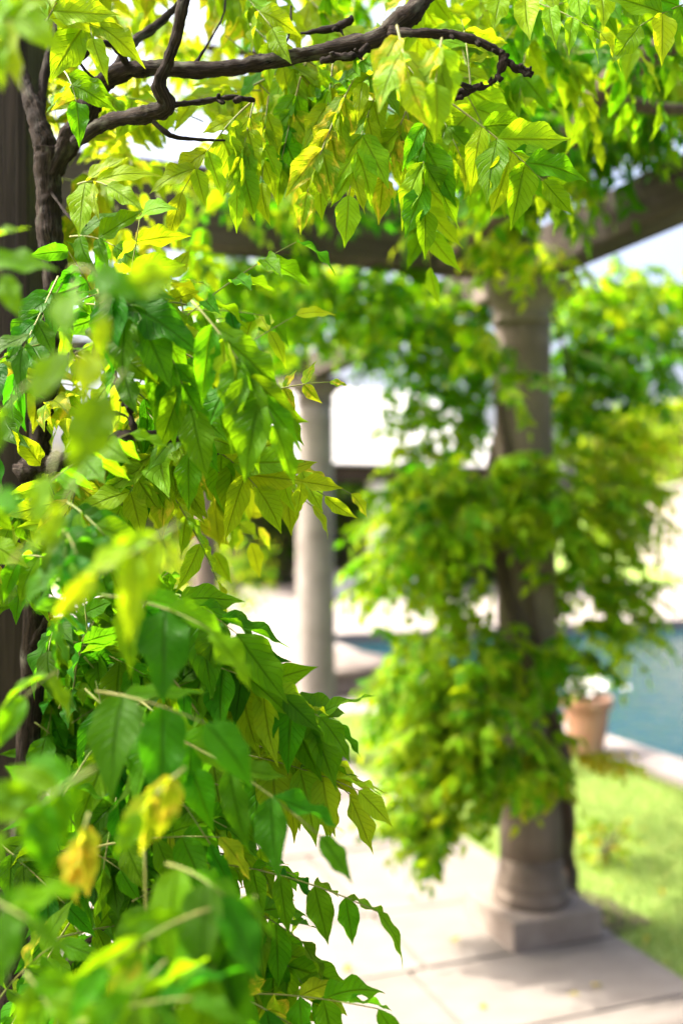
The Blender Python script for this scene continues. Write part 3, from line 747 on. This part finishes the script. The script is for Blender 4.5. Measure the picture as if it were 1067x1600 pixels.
fill(12, (620, 760), (60, 220), (1.3, 1.7), [0, 1, 1])
fill(22, (700, 1000), (-140, 90), (1.4, 1.9), [0, 0, 2, 1])

# which leaves show largest: the first ~300 leaflets become objects
def leaf_score(lf):
    best = 0
    for v, M, mi in lf[1]:
        x, y, z = M[:3, 3]
        u = CX + F * x / y; vv = HV - F * (z - CAMZ) / y
        if -30 < u < 1090 and -30 < vv < 1620: best += 1
    p = lf[0][4]
    return -1 if best < len(lf[1]) * 0.5 else 1 / max(0.3, p.y)
order = list(range(HERO_N)) + sorted(range(HERO_N, len(leaves)), key=lambda i: -leaf_score(leaves[i]))
HI_ME = []
for i, (V0, F0, U0) in enumerate(HI):
    me = leaves_mesh('leaflet', [(0, np.eye(4), 0)], [(V0, F0, U0)], LEAF[:1]); HI_ME.append(me)
cnt = 0; rest = []; rest_r = []
for i in order:
    rach, lfs = leaves[i]
    if cnt + len(lfs) <= 305 and leaf_score(leaves[i]) > 0:
        cnt += len(lfs)
        p0 = rach[0]
        V, Fc = tube_data(rach, [0.0013 - 0.0007 * k / 7 for k in range(8)], 6, 2)
        root = link('leaf', mesh_pd('leaf', to_local(V, p0), Fc, True), vine, M_STEM); root.location = p0 - vo
        for v, M, mi in lfs:
            o = link('leaflet', HI_ME[v % len(HI_ME)], root)
            Mx = Matrix([list(row) for row in M]); Mx.translation = Mx.translation - p0
            o.matrix_local = Mx
            o.material_slots[0].link = 'OBJECT'; o.material_slots[0].material = LEAF[mi]
    else:
        rest += lfs; rest_r.append(tube_data(rach, [0.0013 - 0.0007 * k / 7 for k in range(8)], 4, 1))
T_off = np.eye(4); T_off[:3, 3] = -np.array(vo)
fo = link('foliage', leaves_mesh('foliage', [(v, T_off @ M, mi) for v, M, mi in rest], HI, LEAF), vine); tag(fo, kind='stuff')
V, Fc = merge(rest_r); st = link('leaf_stalks', mesh_pd('leaf_stalks', to_local(V, vo), Fc, True), vine, M_STEM); tag(st, kind='stuff')
# ------------------------------------------------------------------ the other vines: clusters of whole leaves
def cluster(store, u, v, Y, ru, rv_, rY, n, pal, center=None, s=(0.85, 1.2), shell=0.35):
    for _ in range(n):
        while True:
            a, b, c = r.uniform(-1, 1), r.uniform(-1, 1), r.uniform(-1, 1); q = a * a + b * b + c * c
            if shell * shell < q <= 1: break
        YY = Y + c * rY
        p = P(u + a * ru, v + b * rv_, YY)
        if center is not None: az = math.atan2(p.y - center.y, p.x - center.x) + r.gauss(0, 0.6)
        else: az = r.uniform(0, 6.283)
        store.append((p, az, r.gauss(0.1, 0.35), r.gauss(0, 0.35), r.uniform(*s), pal))
def size_key(e):
    p = e[0]
    u = CX + F * p.x / p.y; vv = HV - F * (p.z - CAMZ) / p.y
    return (0 if (-40 < u < 1107 and -40 < vv < 1640) else 1, p.y)
def finish_vine(root, store, nobj=300, minY=0):
    off = Vector(root.location); store.sort(key=size_key); items = []; stalks = []
    for k, (p, az, ti, ro, s, pal) in enumerate(store):
        M = place_M(p - off, az, ti, ro, s); vi = r.randrange(len(LV))
        if k < nobj and size_key((p,))[0] == 0:
            o = link('leaf', lv_mesh(vi, pal), root); o.matrix_local = M
        else:
            Mn = np.array(M); mi0 = r.choice(pal)
            for v, m, _ in LV[vi][1]: items.append((v, Mn @ m, mi0 if r.random() < .75 else r.choice(pal)))
        if k % 2 == 0:
            stalks.append(tube_data([M @ q for q in LV[vi][0]], [0.002] * 8, 3, 1))
    if items:
        tag(link('foliage', leaves_mesh('foliage', items, LO, LEAF), root), kind='stuff')
    V, Fc = merge(stalks); tag(link('leaf_stalks', mesh_pd('leaf_stalks', V, Fc, True), root, M_STEM), kind='stuff')
# vine on the stone column
v2 = empty('climbing_vine', W(0.27, 0.13)); tag(v2, 'bushy green vine wrapped round the stone column beside the lawn', 'vine', 'climbing vines on the pergola')
st2 = []; cc = C1  # fresh greens favoured on the column, a lit look put into leaf colour
cluster(st2, 690, 785, 3.70, 95, 79, .28, 87, [1, 1, 1, 0, 2], cc)
cluster(st2, 640, 860, 3.72, 61, 47, .25, 43, [1, 1, 1, 0], cc)
cluster(st2, 790, 760, 3.62, 84, 58, .2, 65, [1, 1, 1, 0], cc)
cluster(st2, 890, 790, 3.75, 84, 79, .28, 87, [1, 1, 0, 1], cc)
cluster(st2, 950, 730, 3.95, 56, 95, .3, 72, [1, 1, 3], cc)
cluster(st2, 900, 900, 3.95, 67, 47, .25, 49, [0, 1, 1], cc)
cluster(st2, 950, 950, 4.0, 67, 74, .25, 49, [0, 1, 1, 1], cc)
cluster(st2, 720, 900, 3.9, 78, 42, .2, 34, [0, 1], cc)
cluster(st2, 820, 1010, 3.65, 50, 31, .1, 17, [0, 1], cc)
cluster(st2, 720, 1010, 3.72, 84, 74, .25, 72, [1, 1, 0, 1], cc)
cluster(st2, 670, 1090, 3.72, 61, 84, .25, 69, [1, 1, 1, 0], cc)
cluster(st2, 740, 1120, 3.65, 78, 84, .22, 79, [1, 1, 0, 1], cc)
cluster(st2, 700, 1210, 3.66, 78, 68, .22, 72, [1, 1, 0, 1], cc)
cluster(st2, 800, 1180, 3.62, 67, 53, .2, 50, [0, 1, 1], cc)
cluster(st2, 680, 1285, 3.68, 50, 31, .15, 26, [0, 2, 1], cc)
cluster(st2, 835, 1165, 3.74, 50, 37, .15, 20, [3, 4, 1, 1], cc)
cluster(st2, 915, 1185, 3.85, 44, 14, .12, 7, [4, 4, 3], cc)
cluster(st2, 860, 1040, 3.85, 44, 31, .2, 17, [0, 2, 1], cc)
cluster(st2, 400, 415, 3.6, 100, 22, .15, 34, [0, 0, 2, 2], None)
cluster(st2, 560, 425, 3.85, 100, 22, .15, 36, [0, 0, 2, 2], None)
cluster(st2, 420, 440, 4.0, 110, 35, .4, 40, [0, 0, 2, 1], None)
cluster(st2, 560, 440, 4.2, 110, 35, .4, 50, [0, 0, 2, 1], None)
cluster(st2, 700, 470, 4.3, 80, 40, .3, 36, [0, 0, 2, 1], None)
cluster(st2, 380, 430, 5.5, 100, 40, .6, 40, [0, 0, 2, 1], None)
cluster(st2, 640, 480, 4.9, 130, 55, .7, 90, [0, 0, 1, 2], None)
cluster(st2, 560, 500, 5.6, 110, 45, .5, 60, [0, 0, 1, 2], None)
cluster(st2, 400, 470, 5.0, 90, 60, .6, 60, [0, 1, 2], None)
cluster(st2, 730, 560, 4.6, 80, 70, .3, 60, [0, 2, 2], None)
cluster(st2, 700, 690, 4.1, 70, 40, .25, 26, [0, 1, 1], cc)
cluster(st2, 985, 455, 4.9, 130, 45, .4, 90, [1, 1, 0], None)
cluster(st2, 1010, 540, 4.8, 90, 60, .4, 55, [0, 2, 2], None)
# high part, thin enough for the sky to show
cluster(st2, 960, 470, 4.5, 130, 55, .35, 75, [1, 0, 0], None)
cluster(st2, 960, 560, 4.4, 110, 60, .35, 100, [0, 2, 2, 0], None)
cluster(st2, 905, 630, 4.2, 50, 40, .3, 40, [0, 0, 1, 2], None)
cluster(st2, 690, 620, 4.3, 85, 55, .35, 44, [0, 2, 2, 0], None)
cluster(st2, 650, 530, 4.4, 110, 60, .4, 60, [0, 2, 2, 0], None)
cluster(st2, 750, 530, 3.72, 45, 30, .12, 10, [0, 0, 1], None)
cluster(st2, 790, 600, 3.70, 30, 40, .1, 8, [0, 1], None)
cluster(st2, 470, 460, 4.2, 140, 55, .6, 70, [0, 2, 2, 0], None)
cluster(st2, 440, 520, 4.6, 90, 40, .5, 30, [0, 0, 1], None)
def stem2(pts, rad, name='branch', gn=.14):
    off = Vector(v2.location); V, Fc = tube_data(pts, rad, 10, 6, gn, rng.uniform(0, 50))
    link(name, mesh_pd(name, to_local(V, off), Fc, True), v2, M_BARK2)
base = Vector(v2.location)
def rnd_col(a, z, rr=0.145): return C1 + Vector((math.cos(a) * rr - 0.016 * z, math.sin(a) * rr, z))
stem2([base + Vector((0, 0, -.03)), base + Vector((-.02, -.02, .15)), rnd_col(0.35, .36, .15)] + [rnd_col(.35 - .9 * k, .36 + .32 * k, .142) for k in range(1, 7)], [.04, .034, .03, .028, .026, .024, .022, .02, .018], 'trunk')
stem2([base + Vector((-.03, -.07, -.03)), base + Vector((-.03, -.06, .2)), rnd_col(-.3, .5, .15), rnd_col(-1.2, .95, .145), rnd_col(-1.9, 1.5, .145), rnd_col(-2.6, 2.1, .14)], [.026, .022, .02, .018, .016, .013], 'trunk')
for (u, v, Y, h) in [(690, 800, 3.7, 1.4), (930, 760, 3.95, 1.5), (690, 1100, 3.7, .95), (700, 1220, 3.66, .7), (900, 930, 3.95, 1.2), (860, 1150, 3.8, .7), (960, 960, 4.0, 1.0)]:
    q = P(u, v, Y); a = math.atan2(q.y - C1.y, q.x - C1.x); s0 = rnd_col(a, h, .13)
    stem2([s0, (s0 + q) / 2 + Vector((0, 0, .05)), q], [.008, .006, .003], 'twig')
for (u, v, Y) in [(960, 500, 4.45), (650, 560, 4.35), (470, 470, 4.2), (900, 620, 4.2)]:
    q = P(u, v, Y); s0 = C1 + Vector((-.05, .1, ZB + .22)); stem2([s0, (s0 + q) / 2 + Vector((0, 0, .12)), q], [.012, .009, .004], 'twig')
finish_vine(v2, st2, 300)
# vine lying over the beams, overhead
v3 = empty('climbing_vine', W(0.13, -4.5)); tag(v3, 'vine spreading overhead along the beams, its thick stem arching above the lawn', 'vine', 'climbing vines on the pergola')
st3 = []
cluster(st3, 815, 385, 3.35, 60, 30, .2, 18, [1, 1, 1, 3], None)
cluster(st3, 730, 310, 3.3, 60, 40, .3, 11, [0, 1, 0], None)
cluster(st3, 640, 190, 2.9, 110, 90, .6, 34, [0, 1, 0, 2], None)
cluster(st3, 780, 150, 2.8, 150, 120, .6, 110, [0, 0, 2, 2, 1], None)
cluster(st3, 970, 80, 2.7, 150, 100, .5, 120, [0, 2, 2, 0], None)
cluster(st3, 830, 250, 3.1, 70, 75, .4, 46, [0, 1, 1], None)
cluster(st3, 920, 200, 3.0, 90, 45, .35, 40, [0, 2, 1, 0], None)
cluster(st3, 850, 60, 3.4, 200, 110, .4, 70, [0, 2, 1, 0], None)
cluster(st3, 600, 120, 3.4, 180, 120, .4, 60, [0, 1, 1, 0], None)
cluster(st3, 990, 110, 3.1, 120, 110, .4, 70, [0, 2, 2, 1], None)
cluster(st3, 1060, 120, 2.5, 60, 60, .3, 14, [0, 2, 1], None)
cluster(st3, 560, 330, 3.4, 160, 40, .4, 14, [0, 2, 2], None)
cluster(st3, 420, 290, 3.2, 110, 50, .4, 13, [0, 1, 2], None)
cluster(st3, 330, 330, 3.0, 60, 60, .3, 7, [0, 2, 1], None)
cluster(st3, 500, 60, 2.6, 220, 120, .6, 40, [1, 1, 0], None)
cluster(st3, 200, 60, 2.6, 220, 160, .5, 26, [1, 1, 1, 3], None)
cluster(st3, 900, -250, 2.4, 320, 200, .6, 60, [0, 1], None)
V3 = Vector(v3.location)
def stem3(pts, rad, name='branch'):
    V, Fc = tube_data(pts, rad, 12, 6, .12, rng.uniform(0, 50)); link(name, mesh_pd(name, to_local(V, V3), Fc, True), v3, M_BARK2)
stem3([V3 + Vector((0, 0, -.03)), V3 + Vector((.05, 0, .8)), V3 + Vector((.02, .03, 1.7)), V3 + Vector((-.02, .1, 2.5)), W(0.05, -3.6, 2.78), W(0.1, -2.6, 2.9), P(1150, 20, 1.98), P(1060, 60, 2.0), P(985, 105, 2.05), P(930, 150, 2.15), P(895, 215, 2.4), P(830, 300, 2.75), P(740, 370, 3.05), P(690, 410, 3.45)],
      [.05, .045, .042, .04, .036, .032, .026, .023, .023, .024, .022, .020, .018, .012], 'trunk')
stem3([P(940, 140, 2.13), P(1000, 165, 2.2), P(1080, 170, 2.3), P(1180, 150, 2.4)], [.016, .014, .012, .010])
stem3([P(900, 205, 2.4), P(800, 160, 2.8), P(650, 120, 2.7), P(450, 90, 2.6), P(200, 60, 2.5)], [.02, .017, .015, .012, .006])
stem3([P(760, 360, 3.2), P(600, 320, 3.4), P(420, 300, 3.3), P(330, 310, 3.15)], [.014, .012, .01, .006])
finish_vine(v3, st3, 300)

# ------------------------------------------------------------------ pond side things
pot = empty('terracotta_pot', P(916, 1181, 6.72)); pot.location.z = 0.025
tag(pot, 'round terracotta pot with a thick rim on the pond edging', 'pot')
link('body', lathe('body', [(.105, 0), (.112, .01), (.128, .12), (.146, .26), (.152, .31)], 40, .006, 2), pot, M_TERRA)
link('rim', lathe('rim', [(.150, .300), (.172, .302), (.176, .32), (.176, .365), (.168, .378), (.150, .378), (.147, .345)], 40, .005, 4), pot, M_TERRA)
link('soil', lathe('soil', [(.02, .346), (.146, .346), (.146, .352), (.02, .366)], 24), pot, M_SOIL)
fl = empty('flowering_plant', Vector(pot.location) + Vector((0, 0, .365))); tag(fl, 'white flowering plant growing in the terracotta pot', 'plant')
its = []
for k in range(70):
    a = r.uniform(0, 6.28); rr = r.uniform(.01, .2); p = Vector((math.cos(a) * rr, math.sin(a) * rr, .03 + r.uniform(0, .1)))
    its.append((r.randrange(9), frame(p, Vector((math.cos(a), math.sin(a), r.uniform(-.4, .7))), Vector((0, 0, 1)), r.uniform(.05, .08)), r.choice([0, 2, 1])))
tag(link('foliage', leaves_mesh('foliage', its, LO, LEAF), fl), kind='stuff')
stm = [tube_data([Vector((0, 0, -.01)), Vector((math.cos(a) * .07, math.sin(a) * .07, .07)), Vector((math.cos(a) * .15, math.sin(a) * .15, .12))], [.004, .003, .002], 5, 3) for a in [k * 1.05 for k in range(6)]]
V, Fc = merge(stm); link('stem', mesh_pd('stem', V, Fc, True), fl, M_STEM)
def flower_mesh():
    V, Fc = [(0, 0, 0)], []
    for k in range(5):
        a = k * 1.2566; b = len(V)
        for da, rr, z in ((-.5, .022, .012), (-.3, .036, .016), (.3, .036, .016), (.5, .022, .012)): V.append((math.cos(a + da) * rr, math.sin(a + da) * rr, z))
        Fc.append((0, b, b + 1, b + 2, b + 3))
    return mesh_pd('flower', V, Fc)
fm = flower_mesh(); fm.materials.append(M_PETAL)
for k in range(26):
    a = r.uniform(0, 6.28); rr = r.uniform(.02, .24)
    o = link('flower', fm, fl); o.location = (math.cos(a) * rr, math.sin(a) * rr, .06 + r.uniform(0, .09) - rr * .15)
    o.rotation_euler = (r.gauss(0, .5), r.gauss(0, .5), r.uniform(0, 6)); o.scale = (1.2,) * 3
# round stone basin behind the pale column
bs = empty('stone_basin', (-0.28, 9.55, 0)); tag(bs, 'low round stone basin with a pale top behind the bare column', 'basin')
link('wall', lathe('wall', [(.66, -.02), (.68, .03), (.68, .17), (.66, .19)], 56, .01, 1), bs, M_BASIN)
link('rim', lathe('rim', [(.64, .188), (.72, .19), (.735, .205), (.735, .235), (.72, .25), (.02, .255)], 56, .004, 2), bs, M_PLINTH)
# blue pot on the paving behind the leaves
bp = link('glazed_pot', lathe('glazed_pot', [(.07, 0), (.085, .01), (.12, .09), (.135, .19), (.125, .26), (.135, .285), (.12, .285), (.11, .25)], 32), None, M_BLUE); bp.location = P(150, 1015, 12.1); bp.location.z = 0.002
tag(bp, 'small blue glazed pot standing on the terrace behind the vine leaves', 'pot')
# low yellowish shrub on the lawn
def shrub(name, loc, label, rx, rz, n, pal, cat='shrub', L=.05, hz=0.5):
    o = empty(name, loc); tag(o, label, cat); it = []
    for k in range(n):
        while True:
            a = Vector((r.uniform(-1, 1), r.uniform(-1, 1), r.uniform(-1, 1)))
            if .2 < a.length < 1: break
        p = Vector((a.x * rx, a.y * rx, rz * hz * 2 * (0.52 + a.z * .48)))
        p *= 1 + .25 * mnoise.noise(p * 3 + Vector(loc))
        p.z = max(p.z, 0.02)
        it.append((r.randrange(9), frame(p, (a + rv(r, .5) + Vector((0, 0, .1))), Vector((0, -.2, 1)) + rv(r, .4), r.uniform(.7, 1.3) * L), r.choice(pal)))
    tag(link('foliage', leaves_mesh('foliage', it, LO, LEAF), o), kind='stuff')
    sts = []
    for k in range(9):
        a = r.uniform(0, 6.28); q = r.uniform(.3, .8)
        sts.append(tube_data([Vector((0, 0, -.04)), Vector((math.cos(a) * rx * q * .4, math.sin(a) * rx * q * .4, rz * .5)), Vector((math.cos(a) * rx * q, math.sin(a) * rx * q, rz * 0.9))], [.012 * rx * 2 + .002, .008 * rx * 2 + .0015, .002], 5, 3))
    V, Fc = merge(sts); link('stem', mesh_pd('stem', V, Fc, True), o, M_BARK2)
    return o
q = P(945, 1345, 4.65); q.z = -.02
shrub('low_shrub', q, 'small yellow-green shrub growing on the lawn beside the column', .17, .2, 120, [1, 3, 1, 4], L=.05)
q = P(320, 1000, 13.1); q.z = 0
shrub('leafy_bush', P(315, 0, 10.9).xy.to_3d() + Vector((0, 0, 0)), 'rounded bright green bush on the terrace behind the vine', .78, 1.55, 1500, [1, 0, 1, 0, 3], 'bush', .09)
# fallen leaves
for (u, v) in [(548, 1512), (705, 1476), (905, 1560), (925, 1545), (650, 1408), (470, 1395), (760, 1575), (580, 1330), (985, 1380), (1015, 1340), (1030, 1395), (960, 1395), (1010, 1470), (1000, 1300)]:
    Y = 1.6 * F / (v - HV); p = P(u, v, Y); p.z = .012
    o = link('fallen_leaf', HI_ME[r.randrange(10)], None); o.location = p
    o.rotation_euler = (r.gauss(0, .2), r.gauss(0, .2), r.uniform(0, 6.28)); s = r.uniform(.04, .06); o.scale = (s, s, s)
    o.material_slots[0].link = 'OBJECT'; o.material_slots[0].material = LEAF[4]
    if (p - C1).dot(D2) > PATH_S: o.location.z = .02; tag(o, 'dry yellow leaf fallen on the lawn', 'leaf', 'fallen leaves on the lawn')
    else: tag(o, 'dry yellow leaf fallen on the stone paving', 'leaf', 'fallen leaves on the paving')

# ------------------------------------------------------------------ pavilion across the pond
pv = empty('garden_pavilion', W(6.2, PVT + 2.5), YAW); tag(pv, 'open garden pavilion with a pale hipped roof, dark eaves and slim posts across the pond', 'pavilion')
EZ = 2.38
hw, hd = 3.6, 2.1
for px_, sy, m in ((-3.3, -1, M_FARPOST), (-1.5, -1, M_FARPOST), (-.17, -1, M_WHITE), (1.25, -1, M_FARPOST), (3.3, -1, M_FARPOST), (-3.3, 1, M_FARPOST), (0, 1, M_FARPOST), (3.3, 1, M_FARPOST)):
    w = .22 if m is not M_WHITE else .36
    o = link('post', box_mesh('post', w, w, EZ, .012, 2, 6, .004, px_ * 3 + sy), pv, m); o.location = (px_, sy * (hd - .25), EZ / 2 - .01)
for (x0, y0, L, rz) in ((0, -(hd - .25), hw * 2, 0), (0, hd - .25, hw * 2, 0), (-(hw - .3), 0, hd * 2, math.pi / 2), (hw - .3, 0, hd * 2, math.pi / 2)):
    o = link('eave_beam', box_mesh('eave_beam', L, .24, .34, .01, 2, 8, .004, x0), pv, M_DARKEAVE); o.location = (x0, y0, EZ + .165 + (0 if rz == 0 else .003)); o.rotation_euler = (0, 0, rz)
rf = empty('roof'); rf.parent = pv
RH = 1.85; nC = 13
for k in range(nC):
    f0, f1 = k / nC, (k + 1.25) / nC
    def ring(f, z, ex=0.0):
        x = (hw + .35 + ex) * (1 - f) + (hw - hd) * f * 1.0; y = (hd + .35 + ex) * (1 - f) + .02 * f
        return [Vector((-x, -y, z)), Vector((x, -y, z)), Vector((x, y, z)), Vector((-x, y, z))]
    f1 = min(f1, 1)
    A = ring(f0, EZ + .33 + RH * f0 + .03, .03); Bq = ring(f1, EZ + .33 + RH * f1 + .004); Cq = ring(f0, EZ + .33 + RH * f0 - .005, .03)
    V = A + Bq + Cq; Fc = []
    for i in range(4): j = (i + 1) % 4; Fc += [(i, j, 4 + j, 4 + i), (8 + i, 8 + j, j, i)]
    link('roof_course', mesh_pd('roof_course', V, Fc), rf, M_ROOF)
# parapet in front of it
pw = empty('parapet_wall', W(5.6, PVT + .3), YAW); tag(pw, 'low pale rendered parapet wall at the far end of the pond', 'wall')
o = link('wall', box_mesh('wall', 2.9, .24, .46, .01, 2), pw, M_WHITE); o.location = (0, 0, .225)
o = link('coping', box_mesh('coping', 3.0, .34, .07, .012, 2), pw, M_COPING); o.location = (0, 0, .489)

# ------------------------------------------------------------------ hedges and garden wall
def hedge(name, a, b, h, w, label, n, L, cat='hedge', pal=(0, 0, 2, 1), z0=-.04):
    a, b = Vector(a), Vector(b); d = b - a; ln = d.length; m = (a + b) / 2
    o = empty(name, (m.x, m.y, z0), math.atan2(d.y, d.x)); tag(o, label, cat); it = []
    link('dark_core', box_mesh('dark_core', ln - .5, w - .5, h - .5, .1, 2, 20, .12, ln), o, M_BARK2).location = (0, 0, (h - .5) / 2)  # added solid dark box that fills the hedge behind its leaves
    for k in range(n):
        f = r.random()
        if f < .5: p = Vector((r.uniform(-ln / 2, ln / 2), -w / 2, r.uniform(0.05, h))); nn = Vector((0, -1, .3))
        elif f < .85: p = Vector((r.uniform(-ln / 2, ln / 2), r.uniform(-w / 2, w / 2), h)); nn = Vector((0, 0, 1))
        else: sx = r.choice((-1, 1)); p = Vector((sx * ln / 2, r.uniform(-w / 2, w / 2), r.uniform(.05, h))); nn = Vector((sx, 0, .3))
        p -= nn * r.uniform(0, .3); p += nn * mnoise.noise(p * .8) * .18
        dd = rv(r, 1)
        it.append((0, frame(p, dd, nn + rv(r, .6), L * r.uniform(.7, 1.3)), r.choice(pal)))
    tag(link('foliage', leaves_mesh('foliage', it, TINY, LEAF), o), kind='stuff'); return o
hedge('clipped_hedge', P(120, 0, 24).xy.to_3d(), P(820, 0, 26).xy.to_3d(), 2.6, 1.4, 'long clipped green hedge behind the pavilion', 9000, .2)
hedge('tall_hedge', P(930, 0, 56).xy.to_3d(), P(1400, 0, 40).xy.to_3d(), 7.4, 2.5, 'tall pale green clipped hedge rising behind the sloping garden wall', 12000, .42, pal=(1, 1, 1, 3))
gw0, gw1 = Vector((8.8, 23.0, 0)), Vector((13.1, 46, 0))
dv = gw1 - gw0; gw = empty('garden_wall', (gw0 + gw1) / 2, math.atan2(dv.y, dv.x)); gw.location.z = -.05
tag(gw, 'long pale stone garden wall running away beyond the pond', 'wall')
gL = dv.length
for k in range(9):
    o = link('stone_course', box_mesh('stone_course', gL - .01 * (k % 2), .4 - .03 * (k % 2), .272, .02, 1), gw, M_WALL); o.location = (0, 0, .14 + .28 * k)
o = link('coping', box_mesh('coping', gL + .1, .56, .12, .02, 2), gw, M_COPING); o.location = (0, 0, 2.59)
